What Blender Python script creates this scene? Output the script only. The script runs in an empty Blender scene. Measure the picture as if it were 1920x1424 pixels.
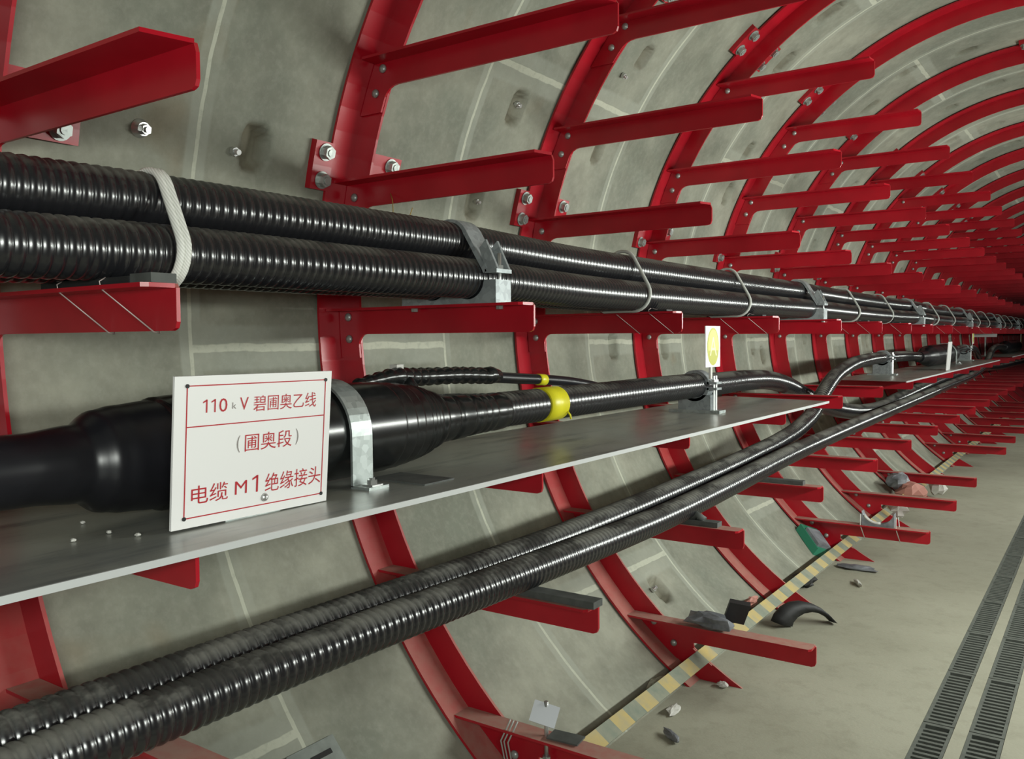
import bpy, math, random
from mathutils import Vector, Matrix
random.seed(7)
PI = math.pi
sc = bpy.context.scene
COL = sc.collection

# ------------------------------------------------------------------ camera
F_PX, YAW, PITCH, ROLL = 1622.2, 0.60641, -0.046836, -0.008277
fw = Vector((-math.sin(YAW)*math.cos(PITCH), math.cos(YAW)*math.cos(PITCH), math.sin(PITCH)))
r0 = Vector((math.cos(YAW), math.sin(YAW), 0)); u0 = r0.cross(fw)
rt = math.cos(ROLL)*r0 + math.sin(ROLL)*u0
up = -math.sin(ROLL)*r0 + math.cos(ROLL)*u0
cam = bpy.data.cameras.new('camera'); cam.sensor_width = 36; cam.lens = F_PX/1920*36
cam.clip_start = 0.02; cam.clip_end = 200
co = bpy.data.objects.new('camera', cam); COL.objects.link(co)
co.matrix_world = Matrix(((rt.x, up.x, -fw.x, 0), (rt.y, up.y, -fw.y, 0), (rt.z, up.z, -fw.z, 0), (0, 0, 0, 1)))
sc.camera = co

# ------------------------------------------------------------------ world, lights, exposure
w = bpy.data.worlds.new('world'); sc.world = w; w.use_nodes = True
w.node_tree.nodes['Background'].inputs[0].default_value = (0.86, 0.95, 0.88, 1)
w.node_tree.nodes['Background'].inputs[1].default_value = 0.12
vs = sc.view_settings
vs.view_transform = 'Standard'; vs.look = 'None'; vs.exposure = 0.22; vs.gamma = 1.0; vs.use_curve_mapping = False
LAMP_COLOUR = (0.95, 1.0, 0.93)
def tube_or_fill_light(x, y, z, watts, tgt, sx=1.15, sy=0.09):
    l = bpy.data.lights.new('tunnel_or_fill_light', 'AREA'); l.shape = 'RECTANGLE'; l.size = sx; l.size_y = sy
    l.energy = watts; l.color = LAMP_COLOUR
    o = bpy.data.objects.new('tunnel_or_fill_light', l); COL.objects.link(o)
    zax = -(Vector(tgt) - Vector((x, y, z))).normalized(); xax = Vector((0, 1, 0)); yax = zax.cross(xax).normalized(); xax = yax.cross(zax)
    o.matrix_world = Matrix(((xax.x, yax.x, zax.x, x), (xax.y, yax.y, zax.y, y), (xax.z, yax.z, zax.z, z), (0, 0, 0, 1)))
tube_or_fill_light(0.30, -0.30, 0.10, 23, (-1.2, 0.45, -0.15), 0.8, 0.22)  # unseen lamp added beside the camera to brighten the sign
for y, p in ((3.6, 66), (7.3, 48), (11.0, 27), (14.9, 13)):
    tube_or_fill_light(0.88, y, 0.17, p, (-1.2, y, -0.10), 2.4, 0.09)

# ------------------------------------------------------------------ constants of the tunnel
CX, CZ, RW = -0.343, 0.0995, 1.553
Y0 = 0.8256
FLOOR = -1.2
def on_ring(phi, r): return (CX - r*math.cos(phi), CZ + r*math.sin(phi))
def x_at(z, r): return CX - math.sqrt(max(r*r - (z - CZ)**2, 1e-6))
ORD = ['first', 'second', 'third', 'fourth', 'fifth', 'sixth', 'seventh', 'eighth', 'ninth', 'tenth', 'eleventh', 'twelfth',
       'thirteenth', 'fourteenth', 'fifteenth', 'sixteenth', 'seventeenth', 'eighteenth', 'nineteenth', 'twentieth',
       'twenty-first', 'twenty-second', 'twenty-third', 'twenty-fourth', 'twenty-fifth', 'twenty-sixth', 'twenty-seventh']

# ------------------------------------------------------------------ materials
def mat(name):
    m = bpy.data.materials.new(name); m.use_nodes = True
    nt = m.node_tree; b = nt.nodes['Principled BSDF']
    return m, nt, b
def N(nt, t, **kw):
    n = nt.nodes.new(t)
    for k, v in kw.items(): setattr(n, k, v)
    return n
def math_n(nt, op, a, b=None, clamp=False):
    n = N(nt, 'ShaderNodeMath', operation=op, use_clamp=clamp)
    for i, v in enumerate((a, b)):
        if v is None: continue
        if isinstance(v, (int, float)): n.inputs[i].default_value = v
        else: nt.links.new(v, n.inputs[i])
    return n.outputs[0]
def mix(nt, fac, a, b):
    n = N(nt, 'ShaderNodeMix', data_type='RGBA')
    for i, v in ((0, fac), (6, a), (7, b)):
        if isinstance(v, (int, float)): n.inputs[i].default_value = v
        elif isinstance(v, tuple): n.inputs[i].default_value = (*v, 1)
        else: nt.links.new(v, n.inputs[i])
    return n.outputs[2]
def ramp(nt, v, a, b, ca=0.0, cb=1.0):
    n = N(nt, 'ShaderNodeMapRange', clamp=True)
    n.inputs[1].default_value = a; n.inputs[2].default_value = b; n.inputs[3].default_value = ca; n.inputs[4].default_value = cb
    nt.links.new(v, n.inputs[0]); return n.outputs[0]
def noise(nt, scale, detail=4, rough=0.55, vec=None):
    n = N(nt, 'ShaderNodeTexNoise'); n.inputs['Scale'].default_value = scale; n.inputs['Detail'].default_value = detail
    n.inputs['Roughness'].default_value = rough
    if vec is not None: nt.links.new(vec, n.inputs['Vector'])
    return n.outputs['Fac']
def wpos(nt): return N(nt, 'ShaderNodeNewGeometry').outputs['Position']
def nz(nt):
    g = N(nt, 'ShaderNodeNewGeometry'); s = N(nt, 'ShaderNodeSeparateXYZ'); nt.links.new(g.outputs['Normal'], s.inputs[0]); return s.outputs[2]
def bump(nt, b, h, strength=0.3, dist=0.005):
    n = N(nt, 'ShaderNodeBump'); n.inputs['Strength'].default_value = strength; n.inputs['Distance'].default_value = dist
    nt.links.new(h, n.inputs['Height']); nt.links.new(n.outputs[0], b.inputs['Normal'])
def simple(name, col, rough=0.5, metal=0.0, nscale=0, namt=0.0, spec=0.5):
    m, nt, b = mat(name)
    b.inputs['Base Color'].default_value = (*col, 1); b.inputs['Roughness'].default_value = rough; b.inputs['Metallic'].default_value = metal
    b.inputs['Specular IOR Level'].default_value = spec
    if nscale:
        f = noise(nt, nscale, vec=wpos(nt))
        nt.links.new(mix(nt, ramp(nt, f, 0.3, 0.7), tuple(c*(1-namt) for c in col), tuple(min(1, c*(1+namt)) for c in col)), b.inputs['Base Color'])
    return m
def red_paint():
    m, nt, b = mat('red_paint')
    p = wpos(nt)
    n1 = noise(nt, 6, vec=p); n2 = noise(nt, 35, vec=p)
    base = mix(nt, ramp(nt, n1, 0.35, 0.7), (0.36, 0.0055, 0.015), (0.46, 0.008, 0.02))
    d = math_n(nt, 'MULTIPLY', ramp(nt, nz(nt), 0.25, 0.95), ramp(nt, n2, 0.25, 0.6, 0.6, 0.92))
    nt.links.new(mix(nt, d, base, (0.40, 0.24, 0.19)), b.inputs['Base Color'])
    nt.links.new(ramp(nt, d, 0.0, 0.6, 0.28, 0.75), b.inputs['Roughness'])
    return m
def cable_black(name='black_cable_sheath', lo=0.5, hi=0.92, amt=(0.12, 0.9), dcol=(0.15, 0.145, 0.12)):
    m, nt, b = mat(name); b.inputs['Specular IOR Level'].default_value = 0.95
    p = wpos(nt)
    mp = N(nt, 'ShaderNodeMapping'); mp.inputs['Scale'].default_value = (1, 0.5, 1); nt.links.new(p, mp.inputs[0])
    n1 = noise(nt, 9, 5, 0.65, mp.outputs[0]); n2 = noise(nt, 60, 3, 0.6, p)
    d = math_n(nt, 'MULTIPLY', ramp(nt, nz(nt), lo, hi), ramp(nt, n1, 0.44, 0.56, *amt))
    d = math_n(nt, 'MULTIPLY', d, ramp(nt, n2, 0.2, 0.7, 0.6, 1.0))
    nt.links.new(mix(nt, d, (0.012, 0.012, 0.014), dcol), b.inputs['Base Color'])
    nt.links.new(ramp(nt, d, 0.0, 0.6, 0.25, 0.72), b.inputs['Roughness'])
    return m
def wall_mat():
    m, nt, b = mat('segment_concrete')
    uv = N(nt, 'ShaderNodeUVMap').outputs[0]; p = wpos(nt)
    n1 = noise(nt, 1.6, 6, 0.62, p); n2 = noise(nt, 7, 5, 0.65, p); n3 = noise(nt, 45, 4, 0.7, p)
    c = mix(nt, ramp(nt, n1, 0.38, 0.62), (0.185, 0.197, 0.155), (0.33, 0.328, 0.262))
    c = mix(nt, ramp(nt, n2, 0.38, 0.7, 0.0, 0.6), c, (0.155, 0.155, 0.12))
    c = mix(nt, ramp(nt, n3, 0.45, 0.8, 0.0, 0.25), c, (0.42, 0.42, 0.36))
    # rusty stains of their own shape
    n4 = noise(nt, 2.7, 3, 0.5, p); c = mix(nt, ramp(nt, n4, 0.66, 0.78, 0.0, 0.5), c, (0.19, 0.115, 0.04))
    ra = N(nt, 'ShaderNodeAttribute'); ra.attribute_name = 'hole_tint'  # mask of the brown tint that fills each hand hole
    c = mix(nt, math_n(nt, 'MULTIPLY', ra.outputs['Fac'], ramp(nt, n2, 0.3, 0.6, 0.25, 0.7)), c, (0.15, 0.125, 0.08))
    # segment joints
    br = N(nt, 'ShaderNodeTexBrick'); br.offset = 0.5; br.offset_frequency = 2; br.squash = 1.0
    br.inputs['Scale'].default_value = 1; br.inputs['Brick Width'].default_value = 1; br.inputs['Row Height'].default_value = 1
    br.inputs['Mortar Size'].default_value = 0.0065; br.inputs['Mortar Smooth'].default_value = 0.3; br.inputs['Bias'].default_value = 0
    wob = N(nt, 'ShaderNodeVectorMath', operation='MULTIPLY_ADD')
    nn = N(nt, 'ShaderNodeTexNoise'); nn.inputs['Scale'].default_value = 14; nt.links.new(p, nn.inputs['Vector'])
    nt.links.new(nn.outputs['Color'], wob.inputs[0]); wob.inputs[1].default_value = (0.008, 0.008, 0); nt.links.new(uv, wob.inputs[2])
    nt.links.new(wob.outputs[0], br.inputs['Vector'])
    br2 = N(nt, 'ShaderNodeTexBrick'); br2.offset = 0.5; br2.offset_frequency = 2
    br2.inputs['Scale'].default_value = 1; br2.inputs['Brick Width'].default_value = 1; br2.inputs['Row Height'].default_value = 1
    br2.inputs['Mortar Size'].default_value = 0.035; br2.inputs['Mortar Smooth'].default_value = 0.25
    nt.links.new(wob.outputs[0], br2.inputs['Vector'])
    c = mix(nt, math_n(nt, 'MULTIPLY', br2.outputs['Fac'], ramp(nt, n2, 0.3, 0.6, 0.1, 0.45)), c, (0.40, 0.42, 0.36))
    c = mix(nt, math_n(nt, 'MULTIPLY', br.outputs['Fac'], ramp(nt, n3, 0.25, 0.5, 0.35, 0.8)), c, (0.52, 0.53, 0.43))
    nt.links.new(c, b.inputs['Base Color']); b.inputs['Roughness'].default_value = 0.8
    h = math_n(nt, 'ADD', math_n(nt, 'MULTIPLY', n3, 0.5), math_n(nt, 'MULTIPLY', br.outputs['Fac'], 0.8))
    bump(nt, b, h, 0.35, 0.004)
    return m
def floor_mat():
    m, nt, b = mat('floor_concrete'); p = wpos(nt)
    n1 = noise(nt, 1.3, 6, 0.6, p); n2 = noise(nt, 12, 5, 0.7, p); n3 = noise(nt, 90, 3, 0.7, p)
    c = mix(nt, ramp(nt, n1, 0.35, 0.65), (0.29, 0.283, 0.215), (0.36, 0.352, 0.275))
    c = mix(nt, ramp(nt, n2, 0.5, 0.75, 0, 0.4), c, (0.19, 0.18, 0.13))
    c = mix(nt, ramp(nt, n3, 0.55, 0.8, 0, 0.3), c, (0.42, 0.41, 0.34))
    nt.links.new(c, b.inputs['Base Color']); b.inputs['Roughness'].default_value = 0.85
    bump(nt, b, n3, 0.3, 0.003)
    return m
def steel_shelf():
    m, nt, b = mat('dusty_galvanised_sheet'); p = wpos(nt)
    n1 = noise(nt, 3, 5, 0.6, p); n2 = noise(nt, 18, 5, 0.7, p)
    mp = N(nt, 'ShaderNodeMapping'); mp.inputs['Scale'].default_value = (9, 1.3, 4); nt.links.new(p, mp.inputs[0])
    n3 = noise(nt, 2.2, 5, 0.7, mp.outputs[0])
    d = math_n(nt, 'MULTIPLY', ramp(nt, nz(nt), 0.5, 0.9), ramp(nt, n1, 0.3, 0.62, 0.45, 0.95))
    dust = mix(nt, ramp(nt, n3, 0.5, 0.66), (0.29, 0.29, 0.245), (0.12, 0.125, 0.115))
    nt.links.new(mix(nt, d, (0.46, 0.49, 0.48), dust), b.inputs['Base Color'])
    nt.links.new(ramp(nt, d, 0, 0.9, 0.22, 0.34), b.inputs['Roughness'])
    nt.links.new(ramp(nt, d, 0, 0.9, 0.8, 0.12), b.inputs['Metallic'])
    return m
def galv(name, col=(0.42, 0.46, 0.45), rough=0.42, metal=0.6):
    m, nt, b = mat(name); p = wpos(nt)
    v = N(nt, 'ShaderNodeTexVoronoi'); v.inputs['Scale'].default_value = 70; nt.links.new(p, v.inputs['Vector'])
    s = N(nt, 'ShaderNodeSeparateColor'); nt.links.new(v.outputs['Color'], s.inputs[0])
    nt.links.new(mix(nt, s.outputs[0], tuple(c*0.8 for c in col), tuple(c*1.15 for c in col)), b.inputs['Base Color'])
    b.inputs['Roughness'].default_value = rough; b.inputs['Metallic'].default_value = metal
    return m
def checker_tape():
    m, nt, b = mat('yellow_grey_marked_strip'); p = wpos(nt)
    s = N(nt, 'ShaderNodeSeparateXYZ'); nt.links.new(p, s.inputs[0])
    t = math_n(nt, 'FRACT', math_n(nt, 'MULTIPLY', math_n(nt, 'ADD', s.outputs[1], 0.02), 1/0.162))
    k = math_n(nt, 'GREATER_THAN', t, 0.5)
    n1 = noise(nt, 25, 4, 0.6, p)
    c = mix(nt, k, (0.17, 0.21, 0.17), (0.55, 0.41, 0.13))
    c = mix(nt, ramp(nt, n1, 0.3, 0.75, 0.15, 0.75), c, (0.33, 0.32, 0.24))
    nt.links.new(c, b.inputs['Base Color']); b.inputs['Roughness'].default_value = 0.8
    return m
def rope_mat():
    m, nt, b = mat('white_braid'); p = wpos(nt)
    wv = N(nt, 'ShaderNodeTexWave'); wv.wave_type = 'BANDS'; wv.bands_direction = 'DIAGONAL'; wv.inputs['Scale'].default_value = 90
    nt.links.new(p, wv.inputs['Vector'])
    nt.links.new(mix(nt, wv.outputs['Fac'], (0.62, 0.63, 0.58), (0.86, 0.87, 0.82)), b.inputs['Base Color'])
    b.inputs['Roughness'].default_value = 0.85
    return m
M_RED = red_paint(); M_CABLE = cable_black(); M_CABLED = cable_black('dusty_cable_sheath', 0.5, 0.86, (0.25, 0.95), (0.17, 0.165, 0.14)); M_WALL = wall_mat(); M_FLOOR = floor_mat(); M_SHELF = steel_shelf()
M_GALV = galv('galvanised_steel'); M_BOLT = galv('zinc_bolt', (0.40, 0.43, 0.41), 0.4, 0.5); M_ALU = galv('cast_aluminium', (0.33, 0.36, 0.37), 0.5, 0.4)
M_RUB = simple('black_rubber', (0.010, 0.010, 0.013), 0.33, 0, 8, 0.3)
M_TAPEB = simple('black_tape_wrap', (0.012, 0.013, 0.013), 0.22, 0, 30, 0.4)
M_RUBG = simple('grey_rubber_pad', (0.08, 0.085, 0.08), 0.7, 0, 20, 0.3)
M_PADB = simple('dark_rubber_pad', (0.016, 0.016, 0.017), 0.6, 0, 20, 0.3)
M_WHITE = simple('white_enamel', (0.86, 0.85, 0.84), 0.35)
M_INK = simple('red_lettering', (0.46, 0.012, 0.022), 0.5)
M_INKG = simple('thin_grey_lettering', (0.25, 0.22, 0.21), 0.5)
M_YEL = simple('yellow_tape', (0.72, 0.66, 0.02), 0.35)
M_OLIVE = simple('yellow_green_disc', (0.42, 0.42, 0.03), 0.4)
M_PALE = simple('pale_yellow_letter', (0.80, 0.80, 0.42), 0.4)
M_ROPE = rope_mat(); M_TIE = simple('grey_nylon_tie', (0.45, 0.46, 0.43), 0.6)
M_WIRE = simple('thin_wire', (0.45, 0.36, 0.34), 0.4, 0.4)
M_TAPE = checker_tape()
M_GRATE = simple('grey_grate', (0.105, 0.115, 0.10), 0.7, 0, 30, 0.2)
M_DARK = simple('drain_dark', (0.02, 0.02, 0.02), 0.9)
M_WASHER = simple('bright_steel', (0.62, 0.63, 0.62), 0.3, 0.8)
M_BAG = simple('grey_plastic_film', (0.20, 0.21, 0.23), 0.45, 0, 15, 0.5)
M_PLATE = simple('pale_steel_plate', (0.55, 0.57, 0.60), 0.45, 0.2)
M_EDGE = simple('bright_sheet_edge', (0.66, 0.68, 0.68), 0.35, 0.3)
M_WPL = simple('dull_steel_plate', (0.20, 0.22, 0.20), 0.5, 0.2, 25, 0.2)
M_GREEN = simple('green_packet', (0.03, 0.20, 0.12), 0.4)
M_PINK = simple('faded_pink_card', (0.45, 0.20, 0.16), 0.7)
M_PAPER = simple('white_paper', (0.60, 0.59, 0.55), 0.7)
M_YWIRE = simple('yellow_wire', (0.42, 0.30, 0.06), 0.5)

# ------------------------------------------------------------------ mesh helpers
class MB:
    def __init__(s): s.v = []; s.f = []; s.sm = []; s.uv = None; s.mi = []
    def add(s, vs, fs, smooth=False, mi=0):
        o = len(s.v); s.v += [tuple(p) for p in vs]
        for f in fs: s.f.append(tuple(i+o for i in f)); s.sm.append(smooth); s.mi.append(mi)
    def box(s, x0, x1, y0, y1, z0, z1, mi=0):
        s.add([(x0, y0, z0), (x1, y0, z0), (x1, y1, z0), (x0, y1, z0), (x0, y0, z1), (x1, y0, z1), (x1, y1, z1), (x0, y1, z1)],
              [(0, 3, 2, 1), (4, 5, 6, 7), (0, 1, 5, 4), (1, 2, 6, 5), (2, 3, 7, 6), (3, 0, 4, 7)], mi=mi)
    def obox(s, c, a, b, d, mi=0):      # centre, half axes
        c, a, b, d = map(Vector, (c, a, b, d))
        vs = [c+i*a+j*b+k*d for k in (-1, 1) for (i, j) in ((-1, -1), (1, -1), (1, 1), (-1, 1))]
        s.add(vs, [(0, 3, 2, 1), (4, 5, 6, 7), (0, 1, 5, 4), (1, 2, 6, 5), (2, 3, 7, 6), (3, 0, 4, 7)], mi=mi)
    def prism_xz(s, poly, y0, y1, smooth=False):   # outline in XZ, extruded along Y
        n = len(poly)
        vs = [(x, y0, z) for x, z in poly] + [(x, y1, z) for x, z in poly]
        fs = [tuple(range(n)), tuple(range(2*n-1, n-1, -1))] + [(i+n, (i+1) % n+n, (i+1) % n, i) for i in range(n)]
        s.add(vs, fs, smooth)
    def prism(s, poly, ax, h, o=(0, 0, 0), u=(1, 0, 0), v=(0, 1, 0)):   # outline in (u,v) at o, extruded h along ax
        o, u, v, ax = map(Vector, (o, u, v, ax)); n = len(poly)
        vs = [o+a*u+b*v for a, b in poly] + [o+a*u+b*v+ax*h for a, b in poly]
        fs = [tuple(range(n-1, -1, -1)), tuple(range(n, 2*n))] + [(i, (i+1) % n, (i+1) % n+n, i+n) for i in range(n)]
        s.add(vs, fs)
    def tube(s, pts, r, n=10, caps=True, closed=False, rad=None, smooth=True):
        pts = [Vector(p) for p in pts]; m = len(pts); vs = []
        prev = None
        for i, p in enumerate(pts):
            if closed: t = pts[(i+1) % m]-pts[i-1]
            else: t = pts[min(i+1, m-1)]-pts[max(i-1, 0)]
            t.normalize()
            if prev is None:
                a = Vector((0, 0, 1)) if abs(t.z) < 0.9 else Vector((1, 0, 0))
            else: a = prev
            b = t.cross(a).normalized(); a = b.cross(t).normalized(); prev = a
            rr = rad[i] if rad else r
            for k in range(n):
                th = 2*PI*k/n; vs.append(p+rr*(math.cos(th)*a+math.sin(th)*b))
        fs = []
        for i in range(m if closed else m-1):
            j = (i+1) % m
            for k in range(n):
                l = (k+1) % n; fs.append((i*n+k, i*n+l, j*n+l, j*n+k))
        s.add(vs, fs, smooth)
        if caps and not closed:
            o = len(s.v)-len(vs)
            s.f += [tuple(o+k for k in range(n-1, -1, -1)), tuple(o+(m-1)*n+k for k in range(n))]; s.sm += [False]*2; s.mi += [0, 0]
    def cyl(s, c, ax, r, h, n=16, r2=None):
        c, ax = Vector(c), Vector(ax).normalized(); s.tube([c, c+ax*h], r, n, rad=[r, r2 if r2 else r], smooth=(n > 8))
    def build(s, name, m, parent=None, org=None):
        if org is None: org = Vector((0, 0, 0))
        org = Vector(org)
        me = bpy.data.meshes.new(name); me.from_pydata([tuple(Vector(p)-org) for p in s.v], [], s.f); 
        me.polygons.foreach_set('use_smooth', s.sm)
        for mm in (m if isinstance(m, (list, tuple)) else [m]): me.materials.append(mm)
        if isinstance(m, (list, tuple)): me.polygons.foreach_set('material_index', s.mi)
        me.validate(); me.update()
        o = bpy.data.objects.new(name, me); COL.objects.link(o)
        if parent is not None:
            o.parent = parent; o.location = org - world_loc(parent)
        else: o.location = org
        return o
def world_loc(o):
    p = Vector(o.location)
    while o.parent is not None: o = o.parent; p = p + Vector(o.location)
    return p
def tag(o, label, cat, group=None):
    o['label'] = label; o['category'] = cat
    if group: o['group'] = group
    return o
def empty(name, loc):
    o = bpy.data.objects.new(name, None); COL.objects.link(o); o.location = loc; o.empty_display_size = 0.05
    return o
def struct(o): o['kind'] = 'structure'; return o
def arc(cx, cz, r, a0, a1, n): return [(cx+r*math.cos(a0+(a1-a0)*i/n), cz+r*math.sin(a0+(a1-a0)*i/n)) for i in range(n+1)]
def cat_rom(P, step):
    P = [Vector(p) for p in P]; out = []
    Q = [P[0]*2-P[1]] + P + [P[-1]*2-P[-2]]
    for i in range(1, len(Q)-2):
        p0, p1, p2, p3 = Q[i-1:i+3]
        # centripetal-like tangents from true distances
        d0, d1, d2 = (p1-p0).length+1e-6, (p2-p1).length+1e-6, (p3-p2).length+1e-6
        m1 = ((p1-p0)/d0*d1+(p2-p1)/d1*d0)/(d0+d1)*d1
        m2 = ((p2-p1)/d1*d2+(p3-p2)/d2*d1)/(d1+d2)*d1
        n = max(1, int(d1/step))
        for k in range(n):
            t = k/n; t2 = t*t; t3 = t2*t
            out.append((2*t3-3*t2+1)*p1+(t3-2*t2+t)*m1+(-2*t3+3*t2)*p2+(t3-t2)*m2)
    out.append(P[-1]); return out
PITCH_C = 0.0203
def cable(name, P, r, amp=0.0042, corr_to=8.5, sides=26, phase=0.0, corr_from=-9, m=None):
    fine = cat_rom(P, 0.01)
    L = [0.0]
    for a, b in zip(fine, fine[1:]): L.append(L[-1]+(b-a).length)
    def at(s):
        lo, hi = 0, len(L)-1
        while hi-lo > 1:
            md = (lo+hi)//2
            if L[md] <= s: lo = md
            else: hi = md
        t = (s-L[lo])/max(L[hi]-L[lo], 1e-9); return fine[lo].lerp(fine[hi], min(max(t, 0), 1))
    pts, rad = [], []; s = 0.0
    while s < L[-1]:
        p = at(s); pts.append(p)
        near = p.y < corr_to and p.y > corr_from
        if near:
            c = abs(math.sin(PI*(s/PITCH_C+phase)))**0.75
            rad.append(r-amp*(1-c)); s += PITCH_C/(8 if p.y < 4 else (6 if p.y < 6 else 4))
        else: rad.append(r-amp*0.25); s += 0.04
    mb = MB(); mb.tube(pts, r, sides, rad=rad)
    return mb.build(name, m or M_CABLE, org=pts[0])

# ------------------------------------------------------------------ the tunnel lining
POCKETS = [(1.49, 15, 1), (2.44, 14.3, 1), (2.53, 27, 1), (3.137, 40, 0.8), (3.146, 25.3, 0.8), (3.547, -5, 1), (4.10, -5.3, 1),
           (4.56, 34.5, 1), (4.21, 51, 1), (4.11, 61.5, 1), (4.59, 26, 1), (3.10, -44.5, 1), (5.6, -8, 1)]
for k in range(4, 18):
    for i, a in enumerate((-30, -8, 16, 34, 52.8, 62.7, 73.8, 88)):
        POCKETS.append((1.325+k+(0.10 if (i+k) % 2 else 0.24), a+(k % 3)*2.2, 0.9))
def wall_part(name, a0, a1, da, ys, pockets):
    n = int(round((a1-a0)/da)); A = [a0+(a1-a0)*i/n for i in range(n+1)]
    vs = []; uvs = []; st = []
    for y in ys:
        pk = [q for q in pockets if abs(q[0]-y) < 0.12]
        for a in A:
            r = RW; tint = 0.0
            for (py, pa, sz) in pk:
                dv = (a-pa)*PI/180*RW; du = y-py
                # D-shaped hand hole: flat edge towards +Y, deepest at its top
                e = max(abs(du)/(0.042*sz), abs(dv)/(0.066*sz))
                e2 = math.hypot(du/(0.047*sz), dv/(0.072*sz))
                e = max(e, e2) if du < 0 or True else e
                if e < 1: r = max(r, RW+0.058*sz*min(1, (1-e)/0.2)*(0.35+0.65*min(1, max(0, 0.5+du/(0.08*sz))))); tint = max(tint, min(1, (1.12-e)/0.3))
            x, z = on_ring(a*PI/180, r); vs.append((x, y, z)); uvs.append(((a+4)/72-0.5, y-1.325)); st.append(tint)
    m = len(A); fs = [(j*m+i, j*m+i+1, (j+1)*m+i+1, (j+1)*m+i) for j in range(len(ys)-1) for i in range(m-1)]
    me = bpy.data.meshes.new(name); me.from_pydata(vs, [], fs); me.polygons.foreach_set('use_smooth', [True]*len(fs))
    ul = me.uv_layers.new(name='UVMap')
    for lp in me.loops: ul.data[lp.index].uv = uvs[lp.vertex_index]
    at = me.attributes.new('hole_tint', 'FLOAT', 'POINT'); at.data.foreach_set('value', st)
    me.materials.append(M_WALL); me.update()
    o = bpy.data.objects.new(name, me); COL.objects.link(o); return struct(o)
def yline():
    ys = [-3.0, -2, -1, 0, 0.3]; y = 0.4
    while y < 6.2: ys.append(y); y += 0.0125
    while y < 18.5: ys.append(y); y += 0.03
    return ys + [20, 22, 25, 28, 32, 40]
YS = yline()
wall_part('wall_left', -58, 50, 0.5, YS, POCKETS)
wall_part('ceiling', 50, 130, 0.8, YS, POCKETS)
wall_part('wall_right', 130, 238, 6, [-3, 0, 5, 10, 20, 30, 40], [])
def floor():
    xl, xr = x_at(FLOOR, RW)-0.02, 2*CX-x_at(FLOOR, RW)+0.02
    mb = MB(); mb.box(xl, -0.462, -3, 40, FLOOR-0.3, FLOOR); mb.box(-0.238, xr, -3, 40, FLOOR-0.3, FLOOR)
    mb.box(-0.462, -0.238, -3, 40, FLOOR-0.3, FLOOR-0.16)
    struct(mb.build('floor', M_FLOOR))
floor()
mb = MB(); mb.cyl((CX, 40, CZ), (0, 1, 0), RW+0.05, 0.1, 48); struct(mb.build('wall_far', M_WALL))
mb = MB(); mb.cyl((CX, -3.1, CZ), (0, 1, 0), RW+0.05, 0.1, 48); struct(mb.build('wall_near', M_WALL))
mb = MB(); mb.box(-0.372, -0.334, -3, 40, FLOOR-0.06, FLOOR); struct(mb.build('trim_1', M_FLOOR))   # bar between the two grate rows

# drain gratings
def grate(x0, x1, y0, y1):
    mb = MB(); t = 0.016
    mb.box(x0, x0+0.010, y0, y1, FLOOR-0.03, FLOOR-0.002); mb.box(x1-0.010, x1, y0, y1, FLOOR-0.03, FLOOR-0.002)
    mb.box(x0+0.01, x1-0.01, y0, y0+t, FLOOR-0.03, FLOOR-0.002); mb.box(x0+0.01, x1-0.01, y1-t, y1, FLOOR-0.03, FLOOR-0.002)
    y = y0+t+0.016
    while y < y1-t-0.02: mb.box(x0+0.01, x1-0.01, y, y+0.013, FLOOR-0.03, FLOOR-0.003); y += 0.029
    return mb
g_ord = 0
for i in range(24):
    y0 = 2.4+i*0.5
    for j, (x0, x1) in enumerate(((-0.461, -0.373), (-0.333, -0.239))):
        mb = grate(x0, x1, y0+0.003, y0+0.497)
        o = mb.build('drain_grate', M_GRATE, org=((x0+x1)/2, y0, FLOOR-0.03))
        side = 'wall-side' if j == 0 else 'outer'
        tag(o, 'slotted drain grate, %s row, %s panel from the bottom edge' % (side, ORD[i]), 'drain grate', 'slotted drain grates in the floor')

# strip at the foot of the wall
mb = MB()
P0, P1 = (-1.172, -1.097), (-1.128, -1.1265)
dx, dz = P1[0]-P0[0], P1[1]-P0[1]; ln = math.hypot(dx, dz); nx, nz_ = -dz/ln*0.004, dx/ln*0.004
mb.prism_xz([P0, P1, (P1[0]-nx, P1[1]-nz_), (P0[0]-nx, P0[1]-nz_)], 0.3, 22)
tag(mb.build('marker_strip', M_TAPE), 'yellow and grey chequered strip along the foot of the wall', 'marker strip')

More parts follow.
